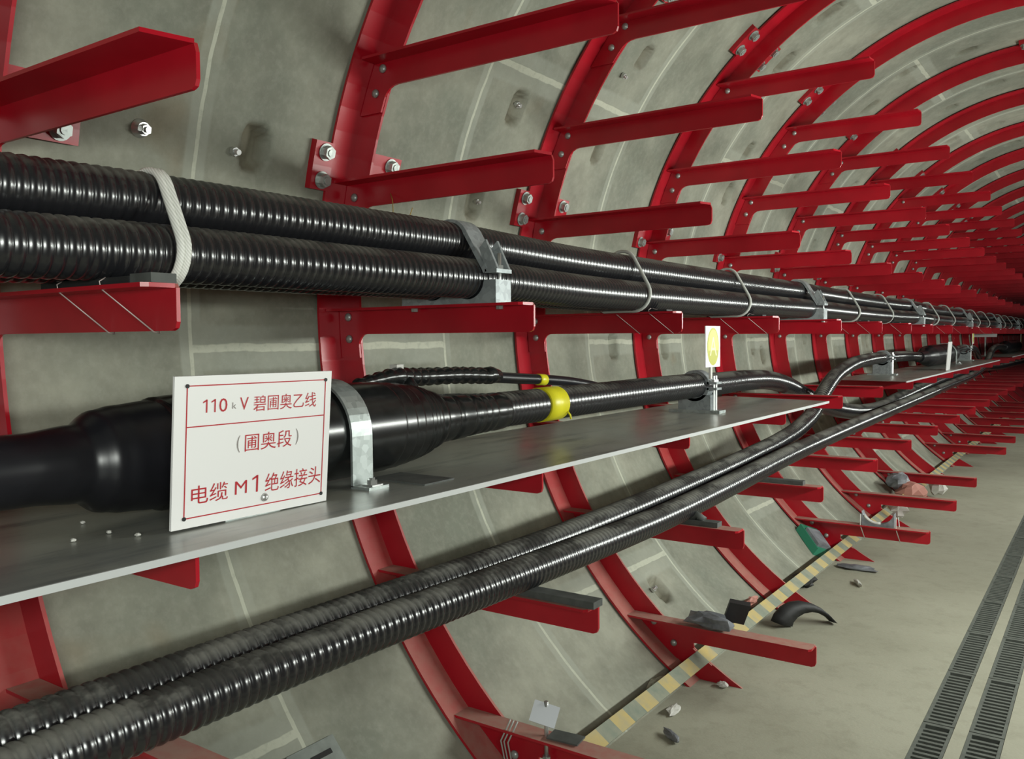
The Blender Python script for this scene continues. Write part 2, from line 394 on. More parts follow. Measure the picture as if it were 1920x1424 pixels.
# ------------------------------------------------------------------ ribs
R_CR, R_IN, W_FL = 1.5385, 1.4625, 0.086
def bolt_mesh(name, c, ax, R, parent, m=M_BOLT, hexh=None, dome=False):
    c, ax = Vector(c), Vector(ax).normalized(); mb = MB(); hexh = hexh or R*0.75
    if dome:
        mb.tube([c, c+ax*R*0.35, c+ax*R*0.65, c+ax*R*0.8], R, 12, rad=[R, R*0.95, R*0.6, R*0.15])
    else:
        mb.cyl(c, ax, R, R*0.16, 20); mb.cyl(c+ax*R*0.16, ax, R*0.76, hexh, 6); mb.cyl(c+ax*(R*0.16+hexh), ax, R*0.42, R*0.12, 10)
    return mb.build(name, m, parent, org=c)
def rib(k):
    Y = Y0+k; n = 120 if k < 8 else 72
    mb = MB()
    def sweep(prof, closed=True):
        m = len(prof); vs = []
        for i in range(n+1):
            for (r, y) in prof:
                a = math.asin(min(1, (FLOOR-CZ)/r)); phi = a+(PI-2*a)*i/n
                x, z = on_ring(phi, r); vs.append((x, y, z))
        fs = [(i*m+j, i*m+(j+1) % m, (i+1)*m+(j+1) % m, (i+1)*m+j) for i in range(n) for j in range(m)]
        fs += [tuple(range(m-1, -1, -1)), tuple(n*m+j for j in range(m))]
        mb.add(vs, fs, False)
    sweep([(R_IN, Y), (R_IN, Y+0.008), (R_CR+0.008, Y+0.008), (R_CR+0.008, Y-W_FL), (R_CR, Y-W_FL), (R_CR, Y)])
    o = mb.build('tunnel_rib', M_RED, org=(CX-1.5, Y, CZ))
    tag(o, 'curved red steel rib hugging the tunnel wall, %s rib from the left' % ORD[k], 'rib', 'curved red ribs along the tunnel')
    if k < 11:
        for a in ((-20.6, 14.7, 50.1, 88.0) if k < 9 else (14.7, 50.1)):
            for (ya, yb, yc) in ((Y-0.150, Y-W_FL+0.004, Y-0.112), (Y+0.010, Y+0.195, Y+0.152)):
                mb = MB(); vs = []
                for rr in (R_CR-0.006, RW+0.004):
                    for yy in (ya, yb):
                        for i in range(5):
                            x, z = on_ring((a-2.5+5.0*i/4)*PI/180, rr); vs.append((x, yy, z))
                q = lambda l, s, i: l*10+s*5+i
                fs = []
                for i in range(4):
                    fs += [(q(0, 0, i), q(0, 0, i+1), q(0, 1, i+1), q(0, 1, i)), (q(1, 0, i+1), q(1, 0, i), q(1, 1, i), q(1, 1, i+1)),
                           (q(0, 0, i+1), q(0, 0, i), q(1, 0, i), q(1, 0, i+1)), (q(0, 1, i), q(0, 1, i+1), q(1, 1, i+1), q(1, 1, i))]
                fs += [(q(0, 0, 0), q(0, 1, 0), q(1, 1, 0), q(1, 0, 0)), (q(0, 1, 4), q(0, 0, 4), q(1, 0, 4), q(1, 1, 4))]
                mb.add(vs, fs)
                x, z = on_ring(a*PI/180, R_CR)
                lug = mb.build('mounting_lug', M_RED, o, org=(x, (ya+yb)/2, z))
                for b in (-1.45, 1.45):
                    ph = (a+b)*PI/180; x, z = on_ring(ph, R_CR-0.006)
                    bolt_mesh('lug_bolt', (x, yc, z), (math.cos(ph), 0, -math.sin(ph)), 0.0245, lug)
    return o
NR = 26
for k in range(NR): rib(k)

# ------------------------------------------------------------------ arms
ROWS = {'Z': (-0.815, 1.135), 'A': (-0.957, 0.782), 'B': (-1.135, 0.456), 'C': (-1.200, 0.0914), 'D': (-1.180, -0.317), 'E': (-1.004, -0.646), 'F': (-0.762, -0.998)}
ROWTXT = {'Z': 'topmost row', 'A': 'second row from the top', 'B': 'row just above upper cables', 'C': 'row carrying the upper cables',
          'D': 'row holding the steel shelves', 'E': 'row carrying the lower cables', 'F': 'lowest row near the floor'}
TIP = {('B', 0): -1.141, ('B', 1): -1.134, ('B', 2): -1.125, ('B', 3): -1.122, ('C', 0): -1.206, ('C', 1): -1.193, ('C', 2): -1.232, ('C', 3): -1.211,
       ('A', 1): -0.955, ('A', 2): -0.953, ('F', 2): -0.767, ('F', 4): -0.745, ('D', 2): -1.205, ('D', 1): -1.172}
AH, AT, AL0 = 0.074, 0.007, 0.062
def arm(row, k):
    Y = Y0+k; xt, zt = ROWS[row]; AL = 0.084 if (row, k) == ('B', 0) else AL0
    rng = random.Random(k*31+ord(row))
    xt = TIP.get((row, k), xt+rng.uniform(-0.012, 0.012))
    zb = zt-AH; ztab = max(zt-0.142, FLOOR+0.02)
    rc = R_CR-0.002
    xb = x_at(zt, rc)
    poly = [(xb, zt)]
    ch = 0.018 if (row, k) != ('B', 0) else 0.02
    poly += [(xt-0.006, zt), (xt, zt-0.007)] if row != 'B' else [(xt-ch, zt), (xt-0.005, zt-0.005), (xt, zt-ch)]
    poly += [(xt, zb+0.014), (xt-0.004, zb+0.004), (xt-0.014, zb)]
    xi = x_at(zb, R_IN)
    if row in 'ZABCD':
        fr = 0.028
        xi2 = x_at(zb-fr, R_IN)
        poly += [(xi+fr+0.004, zb)]
        for t in (0.25, 0.5, 0.75):
            a = t*PI/2; poly.append((xi2+fr-fr*math.sin(a)+(xi-xi2+0.004)*(1-t), zb-fr+fr*math.cos(a)))
        lo = zb-fr
    else:
        poly += [(xi+0.03, zb), (x_at(zb-0.02, R_IN)+0.004, zb-0.02)]; lo = zb-0.02
    for i in range(5):
        z = lo+(ztab-lo)*i/4; poly.append((x_at(z, R_IN+0.001), z))
    for i in range(7):
        z = ztab+(zt-ztab)*i/6
        if i < 6: poly.append((x_at(z, rc), z))
    mb = MB(); y1 = Y-0.0005; y0 = y1-AT
    mb.prism_xz(poly, y0, y1)
    # flange on top, reaching towards the near end of the tunnel
    c = 0.024 if (row, k) == ('B', 0) else (0.018 if row in 'AB' else 0.008)
    xb2 = x_at(zt, rc)
    ol = [(xb2, y0), (xt-0.003, y0), (xt-0.003, y0-0.004), (xt-0.004-c*0.35, y0-AL*0.62+0.012), (xt-c, y0-AL+AT), (xb2, y0-AL+AT)]
    if (row, k) == ('B', 0): ol = [(xb2, y0), (xt-0.003, y0), (xt-0.006, y0-0.006), (xt-c, y0-AL+AT), (xb2, y0-AL+AT)]
    if row in 'CDEF': ol = [(xb2, y0), (xt-0.002, y0), (xt-0.002, y0-AL+AT+0.01), (xt-0.010, y0-AL+AT), (xb2, y0-AL+AT)]
    ol = ol[::-1]
    vs = [(x, y, zt-AT) for x, y in ol] + [(x, y, zt) for x, y in ol]; n = len(ol)
    mb.add(vs, [tuple(range(n-1, -1, -1)), tuple(range(n, 2*n))] + [(i, (i+1) % n, (i+1) % n+n, i+n) for i in range(n)])
    o = mb.build('cable_support', M_RED, org=(xb, Y, zt))
    tag(o, 'red cable support on %s rib from left, %s' % (ORD[k], ROWTXT[row]), 'cable support', 'red cable supports bolted to the ribs')
    if k < 10:
        for zz in (zt-0.024 if row != 'B' else zt-0.044, zt-0.088 if row != 'B' else zt-0.112):
            x = x_at(zz, 1.500)
            bolt_mesh('arm_bolt', (x, y0, zz), (0, -1, 0), 0.0125, o, M_BOLT, dome=True)
    return o
ARMS = {}
for k in range(NR):
    for row in 'ZABCDEF':
        if (row, k) in (('F', 3), ('F', 0), ('Z', 0), ('A', 0), ('Z', 1), ('F', 7)): continue
        if row == 'F' and k > 14: continue
        ARMS[row, k] = arm(row, k)

# ------------------------------------------------------------------ upper trefoil of cables
CF = [(-1.36, 0.15), (-1.42, 0.247), (-1.478, 0.15)]
def up_path(i):
    x, z = CF[i]; P = []
    for y, dz in ((-1.2, -0.004), (0.0, -0.004), (0.63, -0.002), (0.95, 0.004), (1.32, 0.005), (1.80, 0.006), (2.3, -0.003), (3.1, -0.005), (3.8, -0.004), (4.80, 0.0), (5.8, -0.004)):
        P.append((x, y, z+dz))
    for y in range(7, 31): P.append((x+0.012*math.sin(y*1.9), y, z+(0.0 if y % 3 == 2 else -0.006)))
    return P
for i, lab in enumerate(('front black corrugated cable of the upper trio, running the length of the wall',
                         'top black corrugated cable resting on the other two of the upper trio',
                         'rear black corrugated cable of the upper trio, nearest the wall')):
    tag(cable('power_cable', up_path(i), 0.0515, phase=i*0.3), lab, 'cable', 'corrugated power cables')

# trefoil cleats
def hull_loop(off, yf=None, n=10, tilt=0.0, y=0.0):
    (fx, fz), (tx, tz), (bx, bz) = CF; r = 0.0515+off; pts = []
    a1 = math.atan2(tz-fz, tx-fx)-PI/2   # outward normal of the front-top side
    a2 = math.atan2(bz-tz, bx-tx)-PI/2
    for (cx, cz, s, e) in ((fx, fz, -PI/2, a1), (tx, tz, a1, a2), (bx, bz, a2, 3*PI/2)):
        while e < s: e += 2*PI
        for j in range(n+1):
            a = s+(e-s)*j/n; pts.append((cx+r*math.cos(a), y, cz+r*math.sin(a)))
    return pts
def cleat(k, label):
    Y = Y0+k-0.028; root = empty('trefoil_cleat', (-1.43, Y, 0.0914)); h = 0.033
    tag(root, label, 'cable cleat', 'grey cable cleats on the upper cables')
    r = 0.0525; split = 0.157
    # base
    top = []
    (fx, fz), _, (bx, bz) = CF
    top += [(-1.271, 0.0914), (-1.271, 0.150)]
    top += arc(fx, split-0.002, r, -0.02, -PI+0.35, 14)
    top += arc(bx, split-0.002, r, -0.35, -PI+0.02, 14)
    top += [(-1.585, 0.150), (-1.585, 0.0914)]
    mb = MB()
    # build as quads columns so that the cut-outs are clean
    xs = sorted(set(round(p[0], 5) for p in top), reverse=True)
    def ztop(x):
        z = 0.150
        for cx in (fx, bx):
            d = abs(x-cx)
            if d < r: z = min(z, split-0.002-math.sqrt(r*r-d*d))
        return max(z, 0.0975)
    grid = [-1.271-(-1.271+1.585)*i/60 for i in range(61)]
    pl = [(x, ztop(x)) for x in grid]
    vs = []
    for x, z in pl: vs += [(x, Y-h, 0.0914), (x, Y+h, 0.0914), (x, Y+h, z), (x, Y-h, z)]
    fs = []
    for i in range(60):
        a, b = i*4, i*4+4
        fs += [(a, b, b+1, a+1), (a+3, a+2, b+2, b+3), (a, a+3, b+3, b), (a+1, b+1, b+2, a+2)]
    fs += [(0, 1, 2, 3), (240, 243, 242, 241)]
    mb.add(vs, fs); base = mb.build('cleat_base', M_ALU, root, org=(-1.43, Y, 0.0914))
    # upper half: band following the three cables, with flanges
    inner = [(x, z) for x, _, z in hull_loop(0.0015)]; outer = [(x, z) for x, _, z in hull_loop(0.013)]
    sel = [i for i, (x, z) in enumerate(inner) if z > split+0.004]
    vs = []
    for i in sel:
        (x0, z0), (x1, z1) = inner[i], outer[i]
        vs += [(x0, Y-h, z0), (x1, Y-h, z1), (x1, Y+h, z1), (x0, Y+h, z0)]
    m = len(sel); fs = []
    for i in range(m-1):
        a, b = i*4, i*4+4
        for j in range(4): fs.append((a+j, a+(j+1) % 4, b+(j+1) % 4, b+j))
    fs += [(3, 2, 1, 0), (m*4-4, m*4-3, m*4-2, m*4-1)]
    mb = MB(); mb.add(vs, fs)
    mb.box(-1.305, -1.268, Y-h, Y+h, split+0.010, split+0.020); mb.box(-1.585, -1.535, Y-h, Y+h, split+0.010, split+0.020)
    for s in (-h*0.75, h*0.75):      # stiffening webs above the front flange
        mb.prism_xz([(-1.268, split+0.02), (-1.305, split+0.095), (-1.325, split+0.075), (-1.305, split+0.02)], Y+s-0.004, Y+s+0.004)
    mb.build('cleat_strap', M_ALU, root, org=(-1.43, Y, 0.2))
    for x in (-1.283, -1.568):
        mb = MB(); mb.cyl((x, Y, 0.083), (0, 0, 1), 0.005, 0.135, 10); mb.cyl((x, Y, split+0.02), (0, 0, 1), 0.011, 0.010, 6); mb.cyl((x, Y, 0.076), (0, 0, 1), 0.010, 0.008, 6)
        mb.build('cleat_bolt', M_WASHER, root, org=(x, Y, 0.083))
CLE = {1: 'grey metal cleat clamping the upper cables on the second rib, nearest of its kind',
       4: 'grey metal cleat clamping the upper cables on the fifth rib from left',
       7: 'grey metal cleat clamping the upper cables on the eighth rib from left'}
for k in range(1, 20, 3): cleat(k, CLE.get(k, 'small distant grey cleat clamping upper cables on the %s rib from left' % ORD[k]))

# ties and pads on the arms without cleats
def loop_tie(name, y, m, r, label, cat, grp, strands=1, lean=0.02):
    root = None
    for s in range(strands):
        pts = [(x, y+s*r*1.9+lean*(0.25-z)/0.15, z) for x, _, z in hull_loop(r*0.9, n=8)]
        mb = MB(); mb.tube(pts, r, 8, closed=True)
        o = mb.build(name if root is None else 'second_strand', m, root, org=(-1.42, y, 0.2))
        if root is None: root = o; tag(o, label, cat, grp)
    return root
loop_tie('rope_tie', 0.905, M_ROPE, 0.0070, 'thick white braided double rope tied round the upper cables, nearest tie', 'rope', 'ties round the upper cables', 2, lean=-0.016)
for k in [k for k in range(2, 20) if k % 3 != 1]:
    loop_tie('rope_tie', Y0+k-0.10, M_TIE, 0.0062, 'thin grey tie round the upper cables beside the %s rib from left' % ORD[k], 'rope', 'ties round the upper cables', 1, lean=-0.02)
for k in [0]+[k for k in range(2, 14) if k % 3 != 1]:
    Y = Y0+k; mb = MB()
    if k == 0:
        mb.box(-1.53, -1.262, Y-0.052, Y-0.002, 0.0916, 0.1035)
    else: mb.box(-1.53, -1.27, Y-0.052, Y-0.004, 0.0916, 0.098)
    o = mb.build('cable_pad', M_PADB, org=(-1.40, Y-0.03, 0.0916))
    tag(o, 'dark rubber pad under the upper cables on the %s rib from left' % ORD[k], 'pad', 'rubber pads under the cables')
    if k == 0:
        mb = MB(); mb.box(-1.262, -1.206, Y-0.05, Y-0.006, 0.0916, 0.1065); mb.build('pad_end', M_RUBG, o, org=(-1.235, Y-0.03, 0.0916))['label'] = 'grey end block of the pad'
    for x in (-1.30, -1.43):
        pts = [(x-0.03, Y-0.05, 0.104), (x-0.035, Y-0.058, 0.098), (x-0.035, Y-0.056, 0.086), (x+0.035, Y-0.0095, 0.016), (x+0.03, Y+0.004, 0.014), (x, Y+0.004, 0.09), (x-0.03, Y-0.04, 0.104)]
        mb = MB(); mb.tube(pts, 0.0013, 5); mb.build('wire_tie', M_WIRE, o, org=(x, Y-0.05, 0.09))
for k, lab in ((1, 'long grey rubber strip on the arm under the lower cables, second rib from left'), (2, 'short grey block on the arm under the lower cables, third rib'),
               (3, 'grey block on the arm under the lower cables, fourth rib from left')):
    Y = Y0+k; z = ROWS['E'][1]; mb = MB()
    x1 = -1.0 if k == 1 else (-1.085 if k == 2 else -1.09)
    mb.obox(((x1-1.40)/2, Y-0.030, z+0.0095), ((x1+1.40)/2, 0, 0), (0, 0.022 if k == 1 else 0.02, 0), (0, 0, 0.0085))
    o = mb.build('cable_pad', M_RUBG, org=((x1-1.4)/2, Y-0.03, z)); tag(o, lab, 'pad', 'rubber pads under the cables')
    if k == 2:
        mb = MB(); mb.tube([(-1.19, Y-0.03, z+0.017), (-1.165, Y-0.03, z+0.035), (-1.14, Y-0.03, z+0.017)], 0.02, 8, rad=[0.018, 0.012, 0.015]); mb.build('grey_lump', M_RUBG, o, org=(-1.165, Y-0.03, z+0.02))

# ------------------------------------------------------------------ shelves
def shelf(y0, y1, xf, xb_, z, label, skew=0.10):
    mb = MB(); t = 0.004
    pts = [(xf, y0), (xf, y1), (xb_, y1+skew), (xb_, y0+skew)]
    ol = pts if True else pts
    vs = [(x, y, z-t) for x, y in ol] + [(x, y, z) for x, y in ol]
    mb.add(vs, [(0, 1, 2, 3)[::-1], (4, 5, 6, 7), (0, 1, 5, 4), (1, 2, 6, 5), (2, 3, 7, 6), (3, 0, 4, 7)])
    o = mb.build('shelf_plate', M_SHELF, org=(xf, y0, z)); tag(o, label, 'shelf', 'galvanised joint shelves')
    mb = MB(); mb.box(xf-0.002, xf+0.002, y0, y1, z-0.010, z+0.001)
    mb.build('folded_edge', M_EDGE, o, org=(xf, y0, z))
    return o
ZS = -0.312
shelf(-1.7, 4.29, -1.117, -1.69, ZS, 'dusty galvanised steel shelf carrying the cable joint beside the white sign', 0.13)
shelf(6.19, 12.0, -1.115, -1.62, -0.302, 'second galvanised steel shelf, beyond the tagged clamp')
shelf(13.8, 19.6, -1.13, -1.62, -0.302, 'farthest galvanised steel shelf near the far end of the cables')

# ------------------------------------------------------------------ the lower cables
LF = [(-1.2, -1.2, -0.580), (-1.2, 0.53, -0.579), (-1.2, 1.1, -0.577), (-1.2, 1.9, -0.588), (-1.205, 2.6, -0.592), (-1.215, 3.2, -0.578), (-1.235, 4.0, -0.556), (-1.25, 5.1, -0.536), (-1.27, 6.7, -0.517),
      (-1.30, 9.4, -0.482), (-1.33, 11.6, -0.452), (-1.34, 12.3, -0.415), (-1.34, 12.9, -0.33), (-1.35, 13.4, -0.22), (-1.36, 14.0, -0.175), (-1.40, 15.0, -0.18), (-1.40, 15.6, -0.195)]
tag(cable('power_cable', LF, 0.043, phase=0.15, m=M_CABLED), 'front black corrugated cable of the lower pair, below the shelf', 'cable', 'corrugated power cables')
LI = [(-1.292, -1.2, -0.57), (-1.292, 0.56, -0.570), (-1.292, 1.2, -0.572), (-1.292, 2.05, -0.576), (-1.305, 2.95, -0.560), (-1.335, 3.85, -0.537), (-1.35, 4.29, -0.518), (-1.35, 4.6, -0.482), (-1.35, 4.85, -0.425),
      (-1.35, 5.06, -0.325), (-1.36, 5.29, -0.256), (-1.38, 5.75, -0.193), (-1.41, 6.45, -0.165), (-1.45, 7.2, -0.168), (-1.45, 8.0, -0.175), (-1.45, 8.6, -0.192)]
tag(cable('power_cable', LI, 0.0435, phase=0.4, m=M_CABLED), 'rear cable of the lower pair, curving up onto the second shelf', 'cable', 'corrugated power cables')
J1 = [(-1.42, 1.975, -0.2), (-1.42, 2.2, -0.2), (-1.42, 3.42, -0.2), (-1.44, 3.7, -0.206), (-1.47, 4.1, -0.211), (-1.5, 4.61, -0.236), (-1.505, 4.92, -0.280), (-1.49, 5.2, -0.352), (-1.46, 5.6, -0.445),
      (-1.41, 6.05, -0.505), (-1.375, 6.5, -0.521), (-1.36, 7.2, -0.490), (-1.38, 8.9, -0.445), (-1.40, 11.3, -0.415), (-1.42, 12.1, -0.40), (-1.44, 13, -0.43), (-1.45, 16, -0.48), (-1.45, 22, -0.5)]
tag(cable('power_cable', J1, 0.0505, phase=0.7), 'cable leaving the big joint with yellow band, dipping behind the shelf end', 'cable', 'corrugated power cables')
J2 = [(-1.45, 10.7, -0.185), (-1.45, 10.9, -0.17), (-1.45, 12.0, -0.165), (-1.46, 12.6, -0.19), (-1.47, 13.0, -0.28), (-1.46, 13.6, -0.43), (-1.38, 14.4, -0.47), (-1.3, 15.5, -0.46), (-1.3, 22, -0.5)]
tag(cable('power_cable', J2, 0.045, phase=0.1, m=M_CABLED), 'distant cable leaving the second shelf joint and bending down', 'cable', 'corrugated power cables')

# ------------------------------------------------------------------ joints
def lathe(name, ax, prof, m, parent, n=40):
    mb = MB(); mb.tube([(ax[0], y, ax[1]) for y, _ in prof], 0.05, n, rad=[r for _, r in prof])
    o = mb.build(name, m, parent, org=(ax[0], prof[0][0], ax[1])); return o
def rounded(prof, step=0.006):
    out = []
    for (y0, a), (y1, b) in zip(prof, prof[1:]):
        n = max(1, int(abs(y1-y0)/step))
        for i in range(n):
            t = i/n; out.append((y0+(y1-y0)*t, a+(b-a)*(t*t*(3-2*t))))
    return out+[prof[-1]]
JA = (-1.42, -0.2025)
j = empty('cable_joint', (-1.42, 1.2, ZS))
tag(j, 'big black rubber cable joint lying on the shelf behind the white sign', 'cable joint')
lathe('sleeve', JA, rounded([(-1.0, 0.055), (0.55, 0.0575), (0.68, 0.059), (0.76, 0.066), (0.800, 0.088), (0.835, 0.0935), (0.90, 0.098), (0.915, 0.098)]), M_RUB, j)
lathe('joint_body', JA, rounded([(0.900, 0.096), (0.912, 0.1035), (0.95, 0.1055), (1.05, 0.107), (1.42, 0.106), (1.475, 0.1055), (1.482, 0.1035), (1.515, 0.103), (1.522, 0.1005), (1.548, 0.0995), (1.556, 0.0965), (1.580, 0.0955), (1.588, 0.091), (1.598, 0.0925), (1.606, 0.0885), (1.614, 0.0895), (1.622, 0.085), (1.630, 0.086), (1.637, 0.080), (1.640, 0.066)], 0.002), M_TAPEB, j)
pr = []
y = 1.615
steps = [(1.625, 0.070), (1.64, 0.076), (1.652, 0.073), (1.664, 0.076), (1.676, 0.073), (1.682, 0.062), (1.70, 0.064), (1.73, 0.0625), (1.738, 0.0575), (1.745, 0.0575), (1.755, 0.0615), (1.80, 0.060), (1.808, 0.0555), (1.822, 0.0545), (1.83, 0.0575), (1.85, 0.0565), (1.856, 0.0535), (1.874, 0.0555), (1.885, 0.0525), (1.905, 0.0545), (1.915, 0.0515), (1.95, 0.0535), (1.98, 0.0515)]
lathe('tape_wrap', JA, rounded(steps, 0.004), M_TAPEB, j)
lathe('hump_collar', (JA[0], JA[1]+0.010), rounded([(0.985, 0.095), (0.995, 0.105), (1.02, 0.107), (1.05, 0.104), (1.06, 0.095)]), M_RUB, j)
def band(name, ax, y0, y1, r, m, parent):
    mb = MB(); n = 36; mb.tube([(ax[0], y0, ax[1]), (ax[0], (y0+y1)/2, ax[1]), (ax[0], y1, ax[1])], r, n, rad=[r, r*1.008, r]); return mb.build(name, m, parent, org=(ax[0], y0, ax[1]))
yb = band('yellow_tape_band', (-1.42, -0.2), 2.185, 2.285, 0.0525, M_YEL, j); yb['label'] = 'yellow tape band'
mb = MB(); mb.tube([(-1.373, 2.28, -0.225), (-1.366, 2.283, -0.236), (-1.365, 2.284, -0.248)], 0.003, 5); mb.build('tape_end', M_YEL, yb, org=(-1.37, 2.28, -0.23))
# earthing lead on top of the joint
lead = [(-1.47, 1.47, -0.105), (-1.475, 1.54, -0.098), (-1.48, 1.62, -0.092), (-1.49, 1.68, -0.096), (-1.50, 1.75, -0.098), (-1.50, 1.9, -0.1), (-1.50, 2.0, -0.105), (-1.50, 2.05, -0.108)]
mb = MB(); pts = cat_rom(lead, 0.01); mb.tube(pts, 0.02, 16, rad=[0.012+0.011*min(1, i/16)+0.0022*math.sin(i*1.7) for i in range(len(pts))])
el = mb.build('earth_lug', M_TAPEB, j, org=pts[0])
mb = MB(); mb.tube([(-1.485, 1.655, -0.10), (-1.47, 1.66, -0.125), (-1.455, 1.655, -0.15)], 0.021, 14, rad=[0.022, 0.024, 0.02]); mb.build('lug_neck', M_TAPEB, el, org=(-1.48, 1.65, -0.1))
mb = MB(); mb.tube([(-1.50, 2.02, -0.103), (-1.50, 2.05, -0.106), (-1.50, 2.09, -0.110)], 0.025, 16, rad=[0.021, 0.0265, 0.019]); mb.build('lug_collar', M_TAPEB, el, org=(-1.5, 2.02, -0.1))
mb = MB(); mb.box(-1.50, -1.475, 1.62, 1.645, -0.078, -0.062); mb.build('lug_tab', M_PAPER, el, org=(-1.48, 1.63, -0.07))
lead2 = [(-1.50, 2.06, -0.112), (-1.50, 2.2, -0.122), (-1.50, 2.36, -0.133), (-1.495, 2.5, -0.146), (-1.487, 2.62, -0.163), (-1.478, 2.76, -0.188), (-1.475, 2.95, -0.205)]
mb = MB(); mb.tube(cat_rom(lead2, 0.02), 0.0165, 14); ec = mb.build('earth_cable', M_RUB, j, org=lead2[0])
mb = MB(); pts = [(-1.50, 2.305, -0.1295), (-1.50, 2.325, -0.1308), (-1.50, 2.345, -0.1322)]; mb.tube(pts, 0.0182, 16); mb.build('yellow_tape_ring', M_YEL, ec, org=pts[0])
# joint on the second shelf
JB = (-1.45, -0.195)
j2 = empty('cable_joint', (-1.45, 9.6, -0.302)); tag(j2, 'dark bulging cable joint on the second shelf, beyond the first clamp', 'cable joint')
lathe('joint_body', JB, rounded([(8.6, 0.05), (8.9, 0.056), (9.0, 0.085), (9.1, 0.100), (9.45, 0.104), (9.5, 0.097), (9.6, 0.104), (10.4, 0.104), (10.7, 0.05)], 0.02), M_RUB, j2)
j3 = empty('cable_joint', (-1.40, 17, -0.302)); tag(j3, 'farthest cable joint, on the last shelf', 'cable joint')
lathe('joint_body', (-1.40, -0.195), rounded([(15.6, 0.05), (15.8, 0.1), (17.6, 0.104), (17.9, 0.05)], 0.05), M_RUB, j3)

# galvanised saddles over the joints
def saddle(y, ax, r, zs, label, full=True, ws=0.03, m=M_GALV):
    root = empty('joint_saddle', (ax[0], y, zs)); tag(root, label, 'saddle', 'galvanised saddles over the cable joints')
    t = 0.006; xo = r+0.004
    path = [(ax[0]+xo, zs+0.004)] + arc(ax[0], ax[1], xo, 0, PI, 24) + [(ax[0]-xo, zs+0.004)]
    pout = [(ax[0]+xo+t, zs+0.004)] + arc(ax[0], ax[1], xo+t, 0, PI, 24) + [(ax[0]-xo-t, zs+0.004)]
    vs = []
    for (x0, z0), (x1, z1) in zip(path, pout): vs += [(x0, y-ws, z0), (x1, y-ws, z1), (x1, y+ws, z1), (x0, y+ws, z0)]
    m_ = len(path); fs = []
    for i in range(m_-1):
        a, b = i*4, i*4+4
        for q in range(4): fs.append((a+q, a+(q+1) % 4, b+(q+1) % 4, b+q))
    fs += [(3, 2, 1, 0), (m_*4-4, m_*4-3, m_*4-2, m_*4-1)]
    mb = MB(); mb.add(vs, fs)
    st = mb.build('strap', m, root, org=(ax[0], y, ax[1]))
    for s in (1, -1):
        x0 = ax[0]+s*xo; mb = MB()
        xa, xb_ = sorted((x0, x0+s*0.052)); mb.box(xa, xb_, y-ws, y+ws, zs, zs+0.006)
        ft = mb.build('foot', m, root, org=(x0, y, zs))
        mb = MB(); cx = x0+s*0.032; mb.box(cx-0.016, cx+0.016, y-0.016, y+0.016, zs+0.006, zs+0.009); mb.cyl((cx, y, zs+0.009), (0, 0, 1), 0.011, 0.009, 6); mb.cyl((cx, y, zs+0.018), (0, 0, 1), 0.006, 0.005, 8)
        mb.build('foot_bolt', M_WASHER, ft, org=(cx, y, zs+0.006))
saddle(1.32, JA, 0.1075, ZS, 'galvanised strap over the big joint, right of the white sign')
saddle(10.1, JB, 0.105, -0.302, 'pale strap over the dark joint on the second shelf')
mb = MB(); mb.box(-1.36, -1.20, 1.40, 1.50, ZS, ZS+0.0035)
tag(mb.build('loose_plate', M_RUBG, org=(-1.28, 1.45, ZS)), 'thin dark steel plate lying on the shelf beside the strap foot', 'plate')

# cable clamps standing on the shelves, and their phase tags
def clamp(y, ax, r, zs, label):
    root = empty('cable_clamp', (ax[0], y, zs)); tag(root, label, 'cable clamp', 'grey cable clamps on the shelves')
    h = 0.028; t = 0.013
    for nm, a0, a1 in (('clamp_top', 0.12, PI-0.12), ('clamp_base_half', PI+0.12, 2*PI-0.12)):
        pi = arc(ax[0], ax[1], r+0.001, a0, a1, 18); po = arc(ax[0], ax[1], r+t, a0, a1, 18)
        vs = []
        for (x0, z0), (x1, z1) in zip(pi, po): vs += [(x0, y-h, z0), (x1, y-h, z1), (x1, y+h, z1), (x0, y+h, z0)]
        fs = []
        for i in range(18):
            a, b = i*4, i*4+4
            for q in range(4): fs.append((a+q, a+(q+1) % 4, b+(q+1) % 4, b+q))
        fs += [(3, 2, 1, 0), (72, 73, 74, 75)]
        mb = MB(); mb.add(vs, fs)
        z = ax[1]+(0.008 if nm == 'clamp_top' else -0.016)
        for s in (1, -1):
            xa, xb_ = sorted((ax[0]+s*(r+0.002), ax[0]+s*(r+0.045))); mb.box(xa, xb_, y-h, y+h, z, z+0.009)
        if nm == 'clamp_base_half':
            mb.box(ax[0]-r-0.02, ax[0]+r+0.02, y-h, y+h, zs+0.012, ax[1]-r*0.72)
        mb.build(nm, M_ALU, root, org=(ax[0], y, ax[1]))
    mb = MB(); mb.box(ax[0]-r-0.06, ax[0]+r+0.06, y-0.035, y+0.035, zs, zs+0.012); mb.build('base_plate', M_GALV, root, org=(ax[0], y, zs))
    for s in (1, -1):
        x = ax[0]+s*(r+0.028); mb = MB()
        for yy in ((y-0.012, y+0.012) if s > 0 else (y,)):
            mb.cyl((x, yy, zs+0.012), (0, 0, 1), 0.0045, ax[1]-zs+0.03, 8); mb.cyl((x, yy, ax[1]+0.017), (0, 0, 1), 0.010, 0.009, 6)
        mb.build('clamp_bolt', M_WASHER, root, org=(x, y, zs+0.012))
